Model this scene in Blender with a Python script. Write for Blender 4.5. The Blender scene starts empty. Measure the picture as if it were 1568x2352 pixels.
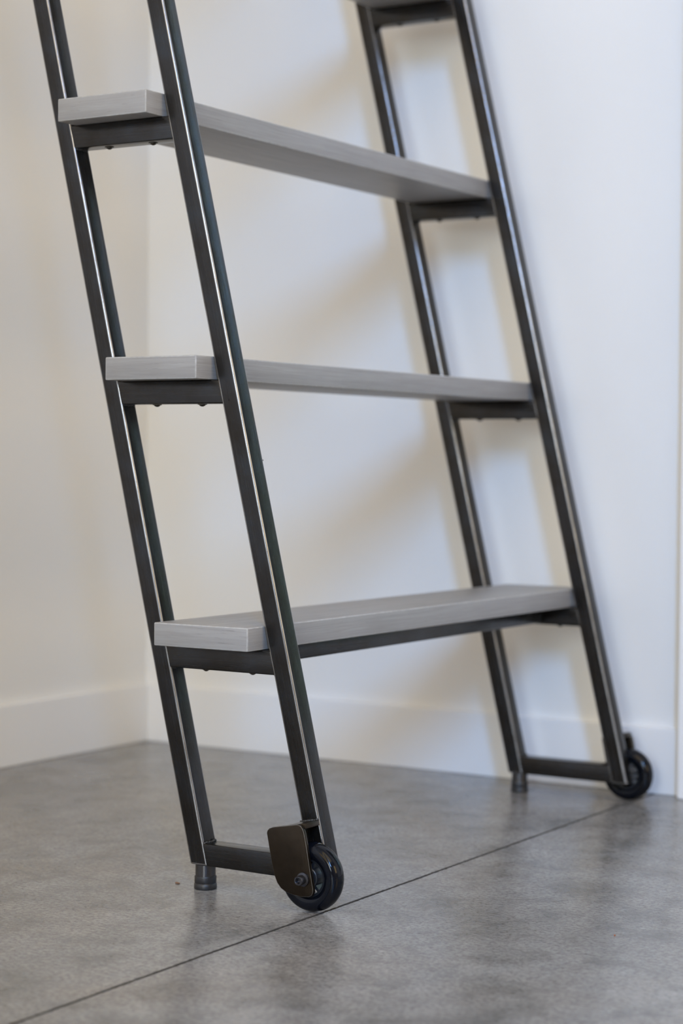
import bpy, bmesh, math, random
from mathutils import Vector, Matrix
random.seed(7)
SC = bpy.context.scene
COL = SC.collection

# ------------------------------------------------------------------ camera
CAM = Vector((1.13451, -1.81115, 0.49741))
YAW, PITCH, ROLL, FPX = 0.55856, -0.02711, 0.00841, 4489.52
fw = Vector((-math.sin(YAW)*math.cos(PITCH), math.cos(YAW)*math.cos(PITCH), math.sin(PITCH)))
rt0 = Vector((math.cos(YAW), math.sin(YAW), 0)); up0 = rt0.cross(fw)
rt = math.cos(ROLL)*rt0 + math.sin(ROLL)*up0
up = -math.sin(ROLL)*rt0 + math.cos(ROLL)*up0
cd = bpy.data.cameras.new('camera'); cam = bpy.data.objects.new('camera', cd); COL.objects.link(cam)
M = Matrix((rt, up, -fw)).transposed().to_4x4(); M.translation = CAM
cam.matrix_world = M
cd.sensor_fit = 'VERTICAL'; cd.sensor_height = 36.0; cd.sensor_width = 24.0
cd.lens = FPX/2352*36.0
cd.clip_start = 0.05; cd.clip_end = 100
cd.dof.use_dof = True; cd.dof.focus_distance = 2.16; cd.dof.aperture_fstop = 3.6
SC.camera = cam

# ------------------------------------------------------------------ view
vs = SC.view_settings
SC.display_settings.display_device = 'sRGB'
vs.view_transform = 'Standard'; vs.look = 'None'; vs.gamma = 1.0; vs.use_curve_mapping = False
vs.exposure = 0.0
SC.cycles.use_denoising = True
SC.cycles.max_bounces = 7
SC.cycles.diffuse_bounces = 4
SC.cycles.glossy_bounces = 3
SC.cycles.use_light_tree = False
SC.cycles.use_adaptive_sampling = True
SC.cycles.adaptive_threshold = 0.03
SC.cycles.sample_clamp_indirect = 6.0

# ------------------------------------------------------------------ sky outside (seen only through the assumed glazed door)
W_ = bpy.data.worlds.new('sky'); SC.world = W_; W_.use_nodes = True
bg = W_.node_tree.nodes['Background']
bg.inputs['Color'].default_value = (0.62, 0.78, 1.0, 1); bg.inputs['Strength'].default_value = 20.0

def area(name, loc, target, sx, sy, power, color, spread=180):
    l = bpy.data.lights.new(name, 'AREA'); l.shape = 'RECTANGLE'; l.size = sx; l.size_y = sy
    l.energy = power; l.color = color; l.spread = math.radians(spread)
    o = bpy.data.objects.new(name, l); COL.objects.link(o)
    o.location = loc
    o.rotation_euler = (Vector(target)-Vector(loc)).to_track_quat('-Z', 'Y').to_euler()
    return o

# free-standing area light for assumed cool sky daylight, high behind right; no window built
area('assumed_upper_daylight', (3.65, -5.10, 3.35), (3.65-0.62, -5.10+1.0, 3.35), 0.60, 1.7, 285, (0.21, 0.475, 1.0))
# assumed daylight from behind the camera, area light only, no window in that wall
area('assumed_rear_daylight', (1.6, -5.42, 1.5), (1.0, 0, 1.45), 1.1, 1.7, 90, (0.80, 0.92, 1.0))
# warm light: added area fills behind the camera, at the right and overhead
area('rear_warm_fill', (0.9, -5.3, 2.9), (0.6, 0, 1.6), 3.6, 2.6, 66, (1.0, 0.735, 0.34))  # added broad fill, no curtained window stands there
area('side_warm_fill', (4.9, -0.5, 1.9), (0, -0.2, 1.2), 1.6, 1.8, 44, (1.0, 0.73, 0.32))  # added fill aimed at the left wall and tread fronts, no lamp there
area('overhead_warm_fill', (2.5, -2.6, 4.35), (2.5, -2.6, 0), 3.6, 4.0, 98, (1.0, 0.715, 0.28))  # added overhead fill standing in for warm bounce from above

# ------------------------------------------------------------------ materials
def mat(name):
    m = bpy.data.materials.new(name); m.use_nodes = True
    nt = m.node_tree; p = nt.nodes['Principled BSDF']
    return m, nt, p
def N(nt, t, **kw):
    n = nt.nodes.new(t)
    for k, v in kw.items(): setattr(n, k, v)
    return n
def setin(n, **kw):
    for k, v in kw.items(): n.inputs[k.replace('_', ' ')].default_value = v
def ramp(nt, src, stops):
    r = N(nt, 'ShaderNodeValToRGB'); e = r.color_ramp.elements
    while len(e) < len(stops): e.new(0.5)
    for el, (p, c) in zip(e, stops):
        el.position = p; el.color = (c, c, c, 1) if isinstance(c, (int, float)) else (*c, 1)
    nt.links.new(src, r.inputs[0]); return r
def coords(nt, kind, scale):
    tc = N(nt, 'ShaderNodeTexCoord'); mp = N(nt, 'ShaderNodeMapping')
    mp.inputs['Scale'].default_value = scale
    nt.links.new(tc.outputs[kind], mp.inputs[0]); return mp.outputs[0]
def noise(nt, vec, scale, detail=4, rough=.55, dist=0):
    n = N(nt, 'ShaderNodeTexNoise'); setin(n, Scale=scale, Detail=detail, Roughness=rough, Distortion=dist)
    nt.links.new(vec, n.inputs['Vector']); return n.outputs['Fac']
def mix(nt, fac, a, b, mode='MIX'):
    m = N(nt, 'ShaderNodeMix', data_type='RGBA', blend_type=mode)
    for s, v in ((m.inputs[0], fac), (m.inputs[6], a), (m.inputs[7], b)):
        if hasattr(v, 'links') or hasattr(v, 'is_linked'): nt.links.new(v, s)
        elif isinstance(v, (int, float)): s.default_value = v if s.type == 'VALUE' else (v, v, v, 1)
        else: s.default_value = (*v, 1)
    return m.outputs[2]
def bump(nt, p, h, strength, dist):
    b = N(nt, 'ShaderNodeBump'); setin(b, Strength=strength, Distance=dist)
    nt.links.new(h, b.inputs['Height']); nt.links.new(b.outputs[0], p.inputs['Normal'])

def steel_material():
    m, nt, p = mat('blackened_steel')
    uv = coords(nt, 'UV', (1, 1, 1))
    s1 = noise(nt, coords(nt, 'UV', (700, 9, 1)), 1.0, 4, .6)      # brushed streaks along the tube
    s2 = noise(nt, coords(nt, 'UV', (130, 3, 1)), 1.0, 3, .5)
    blot = noise(nt, uv, 16, 4, .6)                                 # patina clouds
    c = ramp(nt, blot, [(.3, (.040, .035, .030)), (.52, (.050, .048, .047)), (.72, (.056, .060, .066))])
    c2 = mix(nt, .24, c.outputs[0], ramp(nt, s1, [(.3, .45), (.7, 1.15)]).outputs[0], 'MULTIPLY')
    c2 = mix(nt, .20, c2, ramp(nt, s2, [(.3, .5), (.7, 1.15)]).outputs[0], 'MULTIPLY')
    rust = ramp(nt, noise(nt, coords(nt, 'UV', (50, 12, 1)), 1.0, 6, .7), [(.66, 0), (.80, .45)])
    c3 = mix(nt, rust.outputs[0], c2, (.070, .034, .020))
    nt.links.new(c3, p.inputs['Base Color'])
    p.inputs['Metallic'].default_value = .9
    r = ramp(nt, s1, [(.25, .23), (.75, .30)])
    nt.links.new(r.outputs[0], p.inputs['Roughness'])
    return m

def worn_highlight_material():
    m, nt, p = mat('worn_steel_highlight')  # bevel colour raised to put the edge highlight in, along with polish wear
    s1 = noise(nt, coords(nt, 'UV', (90, 30, 1)), 1.0, 4, .6)
    c = ramp(nt, s1, [(.3, (.24, .235, .235)), (.7, (.42, .42, .43))])
    nt.links.new(c.outputs[0], p.inputs['Base Color'])
    p.inputs['Metallic'].default_value = .95; p.inputs['Roughness'].default_value = .22
    return m

def wood_material():
    m, nt, p = mat('grey_stained_wood')
    g = coords(nt, 'UV', (330, 9, 1)); uv = coords(nt, 'UV', (1, 1, 1))
    s1 = noise(nt, g, 1.0, 6, .62, .4)
    s2 = noise(nt, coords(nt, 'UV', (60, 2.2, 1)), 1.0, 4, .5, .6)
    cl = noise(nt, uv, 9, 3, .5)
    a = ramp(nt, s1, [(.28, (.270, .258, .245)), (.62, (.335, .324, .312)), (.85, (.375, .365, .353))])
    b = mix(nt, .22, a.outputs[0], ramp(nt, s2, [(.3, .62), (.7, 1.12)]).outputs[0], 'MULTIPLY')
    d = mix(nt, .22, b, ramp(nt, cl, [(.3, .72), (.7, 1.1)]).outputs[0], 'MULTIPLY')
    sc = ramp(nt, noise(nt, coords(nt, 'UV', (900, 26, 1)), 1.0, 3, .6), [(.27, .55), (.36, 0)])
    d = mix(nt, sc.outputs[0], d, (.13, .125, .12))
    nt.links.new(d, p.inputs['Base Color'])
    nt.links.new(ramp(nt, s1, [(.3, .46), (.8, .36)]).outputs[0], p.inputs['Roughness'])
    p.inputs['Specular IOR Level'].default_value = .45
    bump(nt, p, s1, .12, .0004)
    return m

def concrete_material():
    m, nt, p = mat('polished_concrete')
    o = coords(nt, 'Object', (1, 1, 1))
    big = noise(nt, o, 3.0, 5, .6, .4)
    med = noise(nt, o, 14, 6, .70, .3)
    fine = noise(nt, o, 210, 4, .75)
    grain = noise(nt, coords(nt, 'Object', (110, 260, 1)), 1.0, 5, .7, .3)
    a = ramp(nt, big, [(.30, (.200, .193, .186)), (.52, (.272, .266, .259)), (.74, (.340, .335, .329))])
    b = mix(nt, .55, a.outputs[0], ramp(nt, med, [(.34, .30), (.50, .95), (.68, 1.30)]).outputs[0], 'MULTIPLY')
    c = mix(nt, .75, b, ramp(nt, grain, [(.30, .50), (.55, 1.0), (.8, 1.15)]).outputs[0], 'MULTIPLY')
    d = mix(nt, .75, c, ramp(nt, fine, [(.34, .35), (.52, 1.0), (.8, 1.20)]).outputs[0], 'MULTIPLY')
    stain = ramp(nt, noise(nt, o, 2.3, 4, .6, .6), [(.46, 0), (.68, .6)])
    d = mix(nt, stain.outputs[0], d, mix(nt, 1.0, d, (.80, .70, .60), 'MULTIPLY'))
    # small dark pits
    v = N(nt, 'ShaderNodeTexVoronoi'); setin(v, Scale=26, Randomness=1.0); nt.links.new(o, v.inputs['Vector'])
    pit = ramp(nt, v.outputs['Distance'], [(.045, 1), (.075, 0)])
    gate = ramp(nt, noise(nt, o, 9, 2, .5), [(.50, 0), (.60, .75)])
    pm = N(nt, 'ShaderNodeMath', operation='MULTIPLY'); nt.links.new(pit.outputs[0], pm.inputs[0]); nt.links.new(gate.outputs[0], pm.inputs[1])
    e = mix(nt, pm.outputs[0], d, (.055, .05, .047))
    nt.links.new(e, p.inputs['Base Color'])
    nt.links.new(ramp(nt, big, [(.3, .21), (.7, .28)]).outputs[0], p.inputs['Roughness'])
    p.inputs['Specular IOR Level'].default_value = .62
    return m

def wall_material(name, col):
    m, nt, p = mat(name)
    o = coords(nt, 'Object', (1, 1, 1))
    cl = noise(nt, o, 2.0, 1, .5)
    c = mix(nt, .05, col, ramp(nt, cl, [(.3, .8), (.7, 1.1)]).outputs[0], 'MULTIPLY')
    nt.links.new(c, p.inputs['Base Color'])
    p.inputs['Roughness'].default_value = .55; p.inputs['Specular IOR Level'].default_value = .3
    return m

def plain(name, col, rough=.5, metal=0., spec=.5, coat=0., nscale=60, amt=.25):
    m, nt, p = mat(name)
    n = noise(nt, coords(nt, 'Object', (1, 1, 1)), nscale, 4, .6)
    c = mix(nt, amt, col, ramp(nt, n, [(.25, .4), (.75, 1.3)]).outputs[0], 'MULTIPLY')
    nt.links.new(c, p.inputs['Base Color'])
    setin(p, Roughness=rough, Metallic=metal); p.inputs['Specular IOR Level'].default_value = spec
    p.inputs['Coat Weight'].default_value = coat; p.inputs['Coat Roughness'].default_value = .06
    return m

STEEL = steel_material(); EDGE = worn_highlight_material(); WOOD = wood_material(); CONC = concrete_material()
WALL = wall_material('off_white_wall_paint', (.80, .785, .755))
TRIM = wall_material('white_trim_paint', (.82, .81, .795))
ROOM = wall_material('warm_room_paint', (.40, .34, .27))
JOINT = plain('joint_filler', (.06, .055, .05), .95, nscale=300, amt=.6)
TYRE = plain('black_polyurethane', (.003, .004, .007), .08, spec=.22, coat=0., amt=.1)
HUB = plain('grey_hub_plastic', (.016, .018, .022), .3)
BOLT = plain('dark_bolt_steel', (.075, .075, .085), .28, metal=.9, nscale=900, amt=.5)
SCREW = plain('blackened_screw', (.06, .055, .045), .3, metal=.9)
FOOTM = plain('dark_foot_metal', (.10, .098, .102), .26, metal=.9, nscale=500, amt=.4)
RUBBER = plain('black_rubber', (.018, .018, .020), .42, amt=.2)
EDGE2 = plain('bracket_edge_steel', (.15, .14, .13), .25, metal=.9)
BRACK = plain('brown_patina_steel', (.040, .030, .021), .30, metal=.9, nscale=90, amt=.4)
WORN = plain('worn_wood_edge', (.42, .41, .395), .5, nscale=160, amt=.45)
WELD = plain('weld_bead_metal', (.07, .07, .07), .38, metal=.9, nscale=700, amt=.6)
HEDGE = plain('hedge_leaves', (.30, .315, .25), .6, nscale=14, amt=.8)
GRASS = plain('lawn', (.09, .13, .05), .9, nscale=40, amt=.6)
m, nt, p = mat('window_glass')
tr = N(nt, 'ShaderNodeBsdfTransparent'); tr.inputs[0].default_value = (.93, .97, .95, 1)
gl = N(nt, 'ShaderNodeBsdfGlossy'); gl.inputs['Roughness'].default_value = 0.02
fr = N(nt, 'ShaderNodeFresnel'); fr.inputs['IOR'].default_value = 1.45
ms = N(nt, 'ShaderNodeMixShader'); nt.links.new(fr.outputs[0], ms.inputs[0]); nt.links.new(tr.outputs[0], ms.inputs[1]); nt.links.new(gl.outputs[0], ms.inputs[2])
nt.links.new(ms.outputs[0], nt.nodes['Material Output'].inputs['Surface']); GLASS = m

# ------------------------------------------------------------------ mesh helpers
def link(name, bm, material, parent=None, smooth=False, kind=None):
    me = bpy.data.meshes.new(name); bm.normal_update(); bm.to_mesh(me); bm.free()
    me.materials.append(material)
    if smooth:
        for f in me.polygons: f.use_smooth = True
        me.set_sharp_from_angle(angle=math.radians(40))
    o = bpy.data.objects.new(name, me); COL.objects.link(o)
    if parent is not None: o.parent = parent
    if kind: o['kind'] = kind
    return o
def prism(bm, bottom, top, bev=0., seg=2, em=-1):
    """hexahedron from four bottom and four top points, edges optionally rounded"""
    vb = [bm.verts.new(v) for v in bottom]; vt = [bm.verts.new(v) for v in top]
    fs = [bm.faces.new(vb[::-1]), bm.faces.new(vt)]
    for i in range(4): fs.append(bm.faces.new((vb[i], vb[(i+1) % 4], vt[(i+1) % 4], vt[i])))
    bm.normal_update()
    if bev:
        ed = list({e for f in fs for e in f.edges})
        bmesh.ops.bevel(bm, geom=ed, offset=bev, segments=seg, profile=.5, affect='EDGES', clamp_overlap=True, material=em)
def boxpts(x0, x1, y0, y1, z): return [(x0, y0, z), (x1, y0, z), (x1, y1, z), (x0, y1, z)]
def box(bm, x0, x1, y0, y1, z0, z1, bev=0., seg=2, em=-1): prism(bm, boxpts(x0, x1, y0, y1, z0), boxpts(x0, x1, y0, y1, z1), bev, seg, em)
def uvs(bm, fn):
    l = bm.loops.layers.uv.verify()
    bm.normal_update()
    for f in bm.faces:
        for lp in f.loops: lp[l].uv = fn(lp.vert.co, f.normal)
def lathe(bm, prof, cx, cy, cz, axis='Y', n=32, a0=0, a1=2*math.pi, cap=False):
    """revolve (radius, height) pairs around the axis through the point"""
    rings = []
    full = abs(a1-a0-2*math.pi) < 1e-6
    for r, h in prof:
        ring = []
        for i in range(n if full else n+1):
            a = a0+(a1-a0)*i/n
            c, s = r*math.cos(a), r*math.sin(a)
            ring.append(bm.verts.new((cx+c, cy+h, cz+s) if axis == 'Y' else (cx+c, cy+s, cz+h)))
        rings.append(ring)
    m = len(rings[0])
    for A, B in zip(rings, rings[1:]):
        for i in range(m if full else m-1):
            j = (i+1) % m
            try: bm.faces.new((A[i], A[j], B[j], B[i]))
            except ValueError: pass
    if cap:
        bm.faces.new(rings[0]); bm.faces.new(rings[-1])
    bmesh.ops.recalc_face_normals(bm, faces=bm.faces)
def bead(bm, p0, p1, r, step=.0016, jit=.0005):
    p0, p1 = Vector(p0), Vector(p1); n = max(2, int((p1-p0).length/step))
    for i in range(n+1):
        c = p0.lerp(p1, i/n)+Vector([random.uniform(-jit, jit) for _ in range(3)])
        g = bmesh.ops.create_icosphere(bm, subdivisions=2, radius=r*random.uniform(.8, 1.2))
        for v in g['verts']: v.co += c
def tag(o, label, cat, group=None):
    o['label'] = label; o['category'] = cat
    if group: o['group'] = group

# ------------------------------------------------------------------ the room
XL, YB = -0.9657, 0.91091          # baseboard faces
BT, HBB = .011, .0995              # baseboard thickness, height
CEIL = 4.4; XR, YF = 5.4, -5.6
DX0, DX1, DH = .128, 1.06, 2.06    # assumed glazed door opening in the back wall

def struct(name, boxes, material, bev=0.):
    bm = bmesh.new()
    for b in boxes: box(bm, *b, bev)
    return link(name, bm, material, kind='structure')
# floor: sub-base with two concrete slabs either side of the saw-cut joint
fl = struct('floor', [(XL-.2, XR+.2, YF-.2, YB+.2, -.12, -.0042)], JOINT)
XJ, AJ, GW = -.0092, -.0033, .0019
def slab(left):
    bm = bmesh.new()
    ys = [YF-.1]+[YF-.1+(-.9-YF+.1)*i/30 for i in range(1, 30)]+[-.9+1.95*i/520 for i in range(521)]
    edge = []
    for y in ys:
        fine = y > -.95
        j = random.gauss(0, .00032)+(random.random() < .05)*random.uniform(0, .0009) if fine else 0
        x = XJ+AJ*y+(-1 if left else 1)*(GW+j)
        edge.append((x, y))
    far = XL-.1 if left else XR+.1
    T, E1, D, Fa = [], [], [], []
    for x, y in edge:
        s = -1 if left else 1
        T.append(bm.verts.new((x+s*.0004, y, 0))); E1.append(bm.verts.new((x, y, -.0005)))
        D.append(bm.verts.new((x, y, -.0045))); Fa.append(bm.verts.new((far, y, 0)))
    for i in range(len(ys)-1):
        for A, B, mi in ((Fa, T, 0), (T, E1, 1), (E1, D, 1)): bm.faces.new((A[i], B[i], B[i+1], A[i+1])).material_index = mi
    bmesh.ops.recalc_face_normals(bm, faces=bm.faces)
    if bm.faces[0].normal.z < 0: bmesh.ops.reverse_faces(bm, faces=bm.faces)
    o = link('concrete_slab', bm, CONC, fl); o.data.materials.append(JOINT)
    return o
for left in (True, False): slab(left)

struct('wall_left', [(XL-BT-.15, XL-BT, YF-.2, YB+.2, 0, CEIL)], WALL)
struct('wall_back', [(XL-BT, DX0, YB+BT, YB+.16, 0, CEIL), (DX1, XR, YB+BT, YB+.16, 0, CEIL), (DX0, DX1, YB+BT, YB+.16, DH, CEIL)], WALL)
struct('baseboard_left', [(XL-BT, XL, YF, YB+BT, 0, HBB)], TRIM, .0015)
struct('baseboard_back', [(XL, .034, YB, YB+BT, 0, HBB)], TRIM, .0015)
struct('trim_1', [(.0343, DX0+.004, YB-.022, YB+BT+.001, 0, DH-.004)], TRIM, .002)
struct('trim_2', [(DX1-.004, DX1+.09, YB-.022, YB+BT+.001, 0, DH-.004)], TRIM, .002)
struct('trim_3', [(.0343, DX1+.09, YB-.022, YB+BT+.001, DH-.004, DH+.09)], TRIM, .002)
struct('ceiling', [(XL-.2, XR+.2, YF-.2, YB+.2, CEIL, CEIL+.1)], WALL)
struct('wall_right', [(XR, XR+.15, YF-.2, YB+.2, 0, CEIL)], ROOM)
struct('wall_front', [(XL-BT, XR, YF-.15, YF, 0, CEIL)], ROOM)
struct('light_blocker', [(1.16, 1.50, -2.62, -2.32, 0, CEIL)], ROOM)  # unseen blocker added to keep the assumed upper daylight off the left wall
# assumed glazed door in the back wall, outside the frame of the photograph
d = struct('assumed_door_1', [(DX0, DX0+.09, YB+.05, YB+.09, 0.005, DH), (DX1-.09, DX1, YB+.05, YB+.09, 0.005, DH), (DX0+.09, DX1-.09, YB+.05, YB+.09, DH-.11, DH), (DX0+.09, DX1-.09, YB+.05, YB+.09, 0.005, .22)], TRIM, .002)
bm = bmesh.new(); box(bm, DX0+.09, DX1-.09, YB+.067, YB+.073, .22, DH-.11); link('pane', bm, GLASS, d)
# assumed garden beyond the door, put in for its green light
bm = bmesh.new()
for _ in range(1800):
    c = Vector((random.uniform(-1.5, 5.5), random.uniform(2.7, 3.3), random.uniform(-.1, 4.8)))
    n = Vector([random.gauss(0, 1) for _ in range(3)]).normalized(); t = n.orthogonal().normalized(); b = n.cross(t); r = random.uniform(.08, .2)
    bm.faces.new([bm.verts.new(c+r*v) for v in (t, b*.5, -t, -b*.5)])
box(bm, -1.5, 5.5, 2.9, 3.3, -.1, 4.7)
hedge = link('hedge', bm, HEDGE, kind='stuff')
hedge['label'] = 'assumed tall clipped green hedge in the garden beyond the assumed glazed door'; hedge['category'] = 'hedge'
lawn = struct('ground', [(-6, 9, YB+.2, 9, -.3, -.1)], GRASS)

# ------------------------------------------------------------------ the ladder
S = .23991; WX = .02417; DD = .16794; T = .0258; LW = .82679
B0, B1 = .0290, .0545; TH = .0266; HB = .02735; XT, DT, PR = -.02712, .1304, .02873
ZT = [.30859, .61327, .91819, 1.22356, 1.528, 1.833, 2.138]
TOP = 2.42
lad = bpy.data.objects.new('rolling_ladder', None); COL.objects.link(lad)
lad.location = (-.1, LW/2, 0)
tag(lad, 'blackened steel rolling ladder with grey wooden treads and black wheels', 'ladder')
bpy.context.view_layer.update()
INV = lad.matrix_world.inverted()
def part(name, bm, material, parent=lad, smooth=False):
    o = link(name, bm, material, None, smooth)
    o.parent = parent
    if parent is lad:
        o.data.transform(Matrix.Translation(-lad.location))
    else:
        o.data.transform(Matrix.Translation(-lad.location))
    return o
def post_x(off, z): return off-S*z

for y0 in (0., LW-T):
    for off in (0., -DD):
        bm = bmesh.new()
        prism(bm, boxpts(post_x(off-WX, B0), post_x(off, B0), y0, y0+T, B0), boxpts(post_x(off-WX, TOP), post_x(off, TOP), y0, y0+T, TOP), .0023, 4, 1)
        uvs(bm, lambda c, n: (c.x+S*c.z+c.y*1.7+off*3+y0, c.z+off))
        part('post', bm, STEEL, smooth=True).data.materials.append(EDGE)

def crossbar(name, y0, z0, z1, k):
    bm = bmesh.new()
    xr0, xr1 = post_x(-DD, z0)-.002, post_x(-DD, z1)-.002; xf0, xf1 = post_x(-WX, z0)+.002, post_x(-WX, z1)+.002
    prism(bm, [(xr0, y0+.0003, z0), (xf0, y0+.0003, z0), (xf0, y0+T-.0003, z0), (xr0, y0+T-.0003, z0)],
              [(xr1, y0+.0003, z1), (xf1, y0+.0003, z1), (xf1, y0+T-.0003, z1), (xr1, y0+T-.0003, z1)], .0018, 3)
    uvs(bm, lambda c, n: (c.z+c.y*1.7+k*.37+y0, c.x+k))
    return part(name, bm, STEEL, smooth=True)

def screw(x, y, z):
    bm = bmesh.new()
    lathe(bm, [(.0001, -.0030), (.0016, -.0030), (.0017, -.0022), (.0026, -.0024), (.0036, -.0016), (.0038, -.0010), (.0054, -.0009), (.0056, 0.0004)], x, y, z, 'Z', 20)
    return bm
for k, z in enumerate(ZT):
    zt = z-TH; zb = zt-HB
    for y0 in (0., LW-T):
        cb = crossbar('crossbar', y0, zb, zt-.0002, k)
        for off in (-.1262, -.0611):
            part('screw', screw(post_x(off, zb), y0+T*.5, zb), SCREW, cb, True)
        # weld beads where the bar meets the posts
        for off, sg in ((-DD, 1), (-WX, -1)):
            xx = post_x(off, zb); bm = bmesh.new()
            bead(bm, (xx+sg*.0004, y0+.004, zb-.0003), (xx+sg*.0004, y0+T-.004, zb-.0003), .0015)
            part('weld', bm, WELD, cb, True)
for y0 in (0., LW-T):
    rail = crossbar('bottom_rail', y0, B0, B1, 9)
    for off, sg in ((-DD, 1), (-WX, -1)):
        xx = post_x(off, B1); bm = bmesh.new()
        bead(bm, (xx+sg*.0006, y0+.003, B1+.0003), (xx+sg*.0006, y0+T-.003, B1+.0003), .0019, .0016, .0006)
        part('weld', bm, WELD, rail, True)

# treads
for k, z in enumerate(ZT):
    xf = XT-S*z; bm = bmesh.new()
    box(bm, xf-DT, xf, -PR, LW+PR, z-TH, z, .0014, 3, 1)
    def f(c, n, k=k):
        if abs(n.y) > .8: return (c.z*.6+k*.71, c.x*1.0+k*1.3)
        if abs(n.z) > .7: return (c.x+k*.61, c.y+k*1.7)
        return (c.z+k*.43+.2, c.y+k*1.7)
    uvs(bm, f)
    part('tread', bm, WOOD, smooth=True).data.materials.append(WORN)

# spreader bar under the lowest tread
z = ZT[0]-TH; bm = bmesh.new()
box(bm, -.1727, -.1473, T-.001, LW-T+.001, z-.0254, z-.0003, .0018, 3)
uvs(bm, lambda c, n: (c.x*1.3+c.z, c.y)); part('spreader_bar', bm, STEEL, smooth=True)

# feet under the rear posts
for y0 in (0., LW-T):
    fx, fy = post_x(-DD-WX/2, B0)+.0005, y0+T/2
    bm = bmesh.new()
    lathe(bm, [(.0118, .0140), (.0118, .0285), (.0112, .0292)], fx, fy, 0, 'Z', 40)
    ft = part('foot', bm, FOOTM, smooth=True)
    bm = bmesh.new()
    lathe(bm, [(.0110, .0153), (.0124, .0153), (.0127, .0146), (.0126, .0078), (.0122, .0071), (.0130, .0062), (.0133, .0012), (.0128, 0.), (.0002, 0.)], fx, fy, 0, 'Z', 40)
    part('rubber_tip', bm, RUBBER, ft, True)

# casters on the outer side of the front posts
PLATE = [(-.0712, .0840), (-.0640, .0500), (-.0605, .0380), (-.0570, .0305), (-.0520, .0250), (-.0450, .0214), (-.0350, .0194), (-.0245, .0186),
         (-.0150, .0197), (-.0116, .0218), (-.0100, .0252), (-.0100, .0285), (-.0190, .0740), (-.0222, .0880), (-.0240, .0930), (-.0268, .0965), (-.0310, .0975),
         (-.0630, .0915), (-.0680, .0895), (-.0704, .0870)]
AX, AZ, WR = -.0222, .0385, .0383
def caster(far):
    fy = (lambda y: LW-y) if far else (lambda y: y)
    def fin(bm):
        if far:
            for v in bm.verts: v.co.y = LW-v.co.y
            bmesh.ops.reverse_faces(bm, faces=bm.faces)
        return bm
    bm = bmesh.new()
    a = [bm.verts.new((x, -.0320, z)) for x, z in PLATE]; b = [bm.verts.new((x, -.0268, z)) for x, z in PLATE]
    fa = bm.faces.new(a); fb = bm.faces.new(b[::-1])
    n = len(a)
    for i in range(n): bm.faces.new((a[i], b[i], b[(i+1) % n], a[(i+1) % n]))
    bmesh.ops.recalc_face_normals(bm, faces=bm.faces)
    bmesh.ops.bevel(bm, geom=list(fa.edges)+list(fb.edges), offset=.0006, segments=2, profile=.5, affect='EDGES', material=1)
    # strap from the plate to the post, square to the post
    def sp(x, dz): return (x, .0975+.19*(x+.031)-dz)
    x0, x1 = -.0468, -.0240
    p0, p1 = sp(x0, 0), sp(x1, 0); q0, q1 = sp(x0, .0062), sp(x1+.0013, .0062)
    prism(bm, [(q0[0], -.0275, q0[1]), (q1[0], -.0275, q1[1]), (q1[0], .0004, q1[1]), (q0[0], .0004, q0[1])],
              [(p0[0], -.0275, p0[1]), (p1[0], -.0275, p1[1]), (p1[0], .0004, p1[1]), (p0[0], .0004, p0[1])], .0005, 2)
    uvs(bm, lambda c, n: (c.x*.25+c.y*.3, c.z*.6+c.x*.2+(5 if far else 0)))
    br = part('caster_bracket', fin(bm), BRACK, smooth=True); br.data.materials.append(EDGE2)
    bm = bmesh.new()
    s0, s1 = sp(-.0470, -.0012), sp(-.0246, -.0012)
    bead(bm, (s0[0], -.0004, s0[1]-.0012), (s1[0], -.0004, s1[1]-.0012), .0014, .0013, .0004)
    part('weld', fin(bm), WELD, br, True)
    # tyre
    yc = -.0140; hw = .0118; prof = []
    for i in range(25):
        t = math.pi*i/24
        prof.append((.0272+(WR-.0272)*math.sin(t)**.75, -hw*math.cos(t)))
    prof = [(.0215, -hw+.0022), (.0250, -hw+.0004)]+prof+[(.0250, hw-.0004), (.0215, hw-.0022), (.0215, -hw+.0022)]
    bm = bmesh.new(); lathe(bm, prof, AX, yc, AZ, 'Y', 64)
    part('wheel_tyre', fin(bm), TYRE, br, True)
    # hub: rim ring, bearing boss and spokes
    bm = bmesh.new()
    lathe(bm, [(.0185, -.0080), (.0216, -.0090), (.0216, .0090), (.0185, .0080), (.0185, -.0080)], AX, yc, AZ, 'Y', 40)
    lathe(bm, [(.0040, -.0100), (.0110, -.0100), (.0118, -.0092), (.0118, .0092), (.0110, .0100), (.0040, .0100)], AX, yc, AZ, 'Y', 32)
    for i in range(6):
        a = math.pi*2*i/6+.2; c, s = math.cos(a), math.sin(a); tx, tz = -s*.0016, c*.0016
        r0, r1 = .0112, .0192
        prism(bm, [(AX+c*r0-tx, yc-.007, AZ+s*r0-tz), (AX+c*r0+tx, yc-.007, AZ+s*r0+tz), (AX+c*r0+tx, yc+.007, AZ+s*r0+tz), (AX+c*r0-tx, yc+.007, AZ+s*r0-tz)],
                  [(AX+c*r1-tx, yc-.007, AZ+s*r1-tz), (AX+c*r1+tx, yc-.007, AZ+s*r1+tz), (AX+c*r1+tx, yc+.007, AZ+s*r1+tz), (AX+c*r1-tx, yc+.007, AZ+s*r1-tz)])
    bmesh.ops.recalc_face_normals(bm, faces=bm.faces)
    part('wheel_hub', fin(bm), HUB, br, True)
    # axle bolt: washer, knurled socket head
    bm = bmesh.new()
    lathe(bm, [(.0030, -.0318), (.0074, -.0318), (.0078, -.0330), (.0076, -.0345), (.0050, -.0352)][::1], AX, 0, AZ, 'Y', 32)
    lathe(bm, [(.0052, -.0345), (.0053, -.0425), (.0049, -.0432), (.0036, -.0432), (.0034, -.0430), (.0031, -.0395), (.0001, -.0393)], AX, 0, AZ, 'Y', 36)
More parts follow.
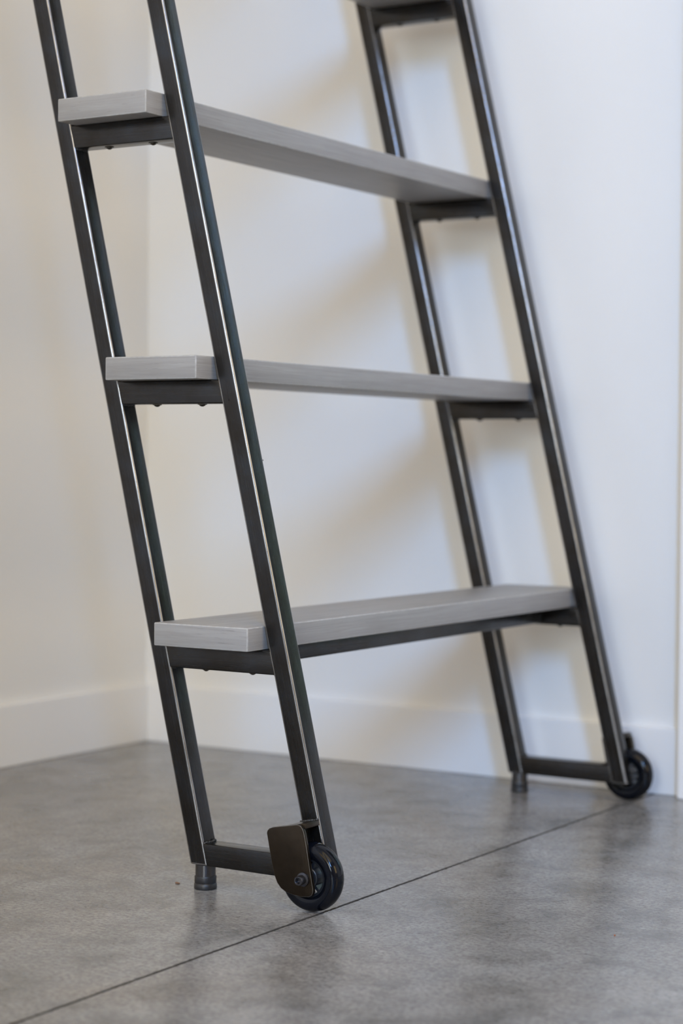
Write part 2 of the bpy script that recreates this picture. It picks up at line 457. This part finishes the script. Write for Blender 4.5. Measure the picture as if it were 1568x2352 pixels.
    lathe(bm, [(.0030, .0002), (.0030, -.0319)], AX, 0, AZ, 'Y', 20)
    for i in range(6):
        a = i*math.pi/3; g = bmesh.ops.create_cube(bm, size=.0011)
        for v in g['verts']: v.co += Vector((AX+math.cos(a)*.0031, -.0412, AZ+math.sin(a)*.0031))
    part('axle_bolt', fin(bm), BOLT, br, True)
caster(False); caster(True)

# pinholes in the near front post
PIN = plain('pinhole_black', (.004, .004, .004), .9)
near_post = [o for o in lad.children if o.name.startswith('post')][0]
def pin_front(y, z):
    bm = bmesh.new(); n = Vector((1, 0, S)).normalized(); t = Vector((-S, 0, 1)).normalized(); b = Vector((0, 1, 0))
    c = Vector((post_x(0, z), y, z))+n*.00005
    bm.faces.new([bm.verts.new(c+.0007*(math.cos(a)*b+1.6*math.sin(a)*t)) for a in [i*math.pi/5 for i in range(10)]])
    part('pinhole', bm, PIN, near_post)
def pin_side(u, z):
    bm = bmesh.new(); t = Vector((-S, 0, 1)).normalized(); b = Vector((1, 0, 0))
    c = Vector((post_x(u, z), -.00005, z))
    bm.faces.new([bm.verts.new(c+.0008*(math.cos(a)*b+1.6*math.sin(a)*t)) for a in [i*math.pi/5 for i in range(10)]])
    part('pinhole', bm, PIN, near_post)
pin_front(0.0149, 0.6107)
pin_front(0.0250, 0.4953)
pin_side(-0.0138, 0.5632)

# crumbs lying on the floor
def crumb(loc, size, material, label):
    bm = bmesh.new(); bmesh.ops.create_icosphere(bm, subdivisions=2, radius=1)
    for v in bm.verts:
        k = random.uniform(.75, 1.2); v.co = Vector((v.co.x*size[0]*k, v.co.y*size[1]*k, v.co.z*size[2]*k))
    zmin = min(v.co.z for v in bm.verts)
    for v in bm.verts: v.co.z -= zmin
    o = link('floor_crumb', bm, material); o.location = loc; tag(o, label, 'crumb')
crumb((-0.2273, 0.0141, 0), (.0036, .0019, .0010), plain('brown_crumb', (.20, .095, .045), .8), 'tiny brown crumb on the concrete floor beside the near rear foot of the ladder')
crumb((0.3013, 0.0690, 0), (.0011, .0011, .0008), plain('orange_crumb', (.35, .10, .03), .7), 'tiny orange speck on the concrete floor in the right foreground')
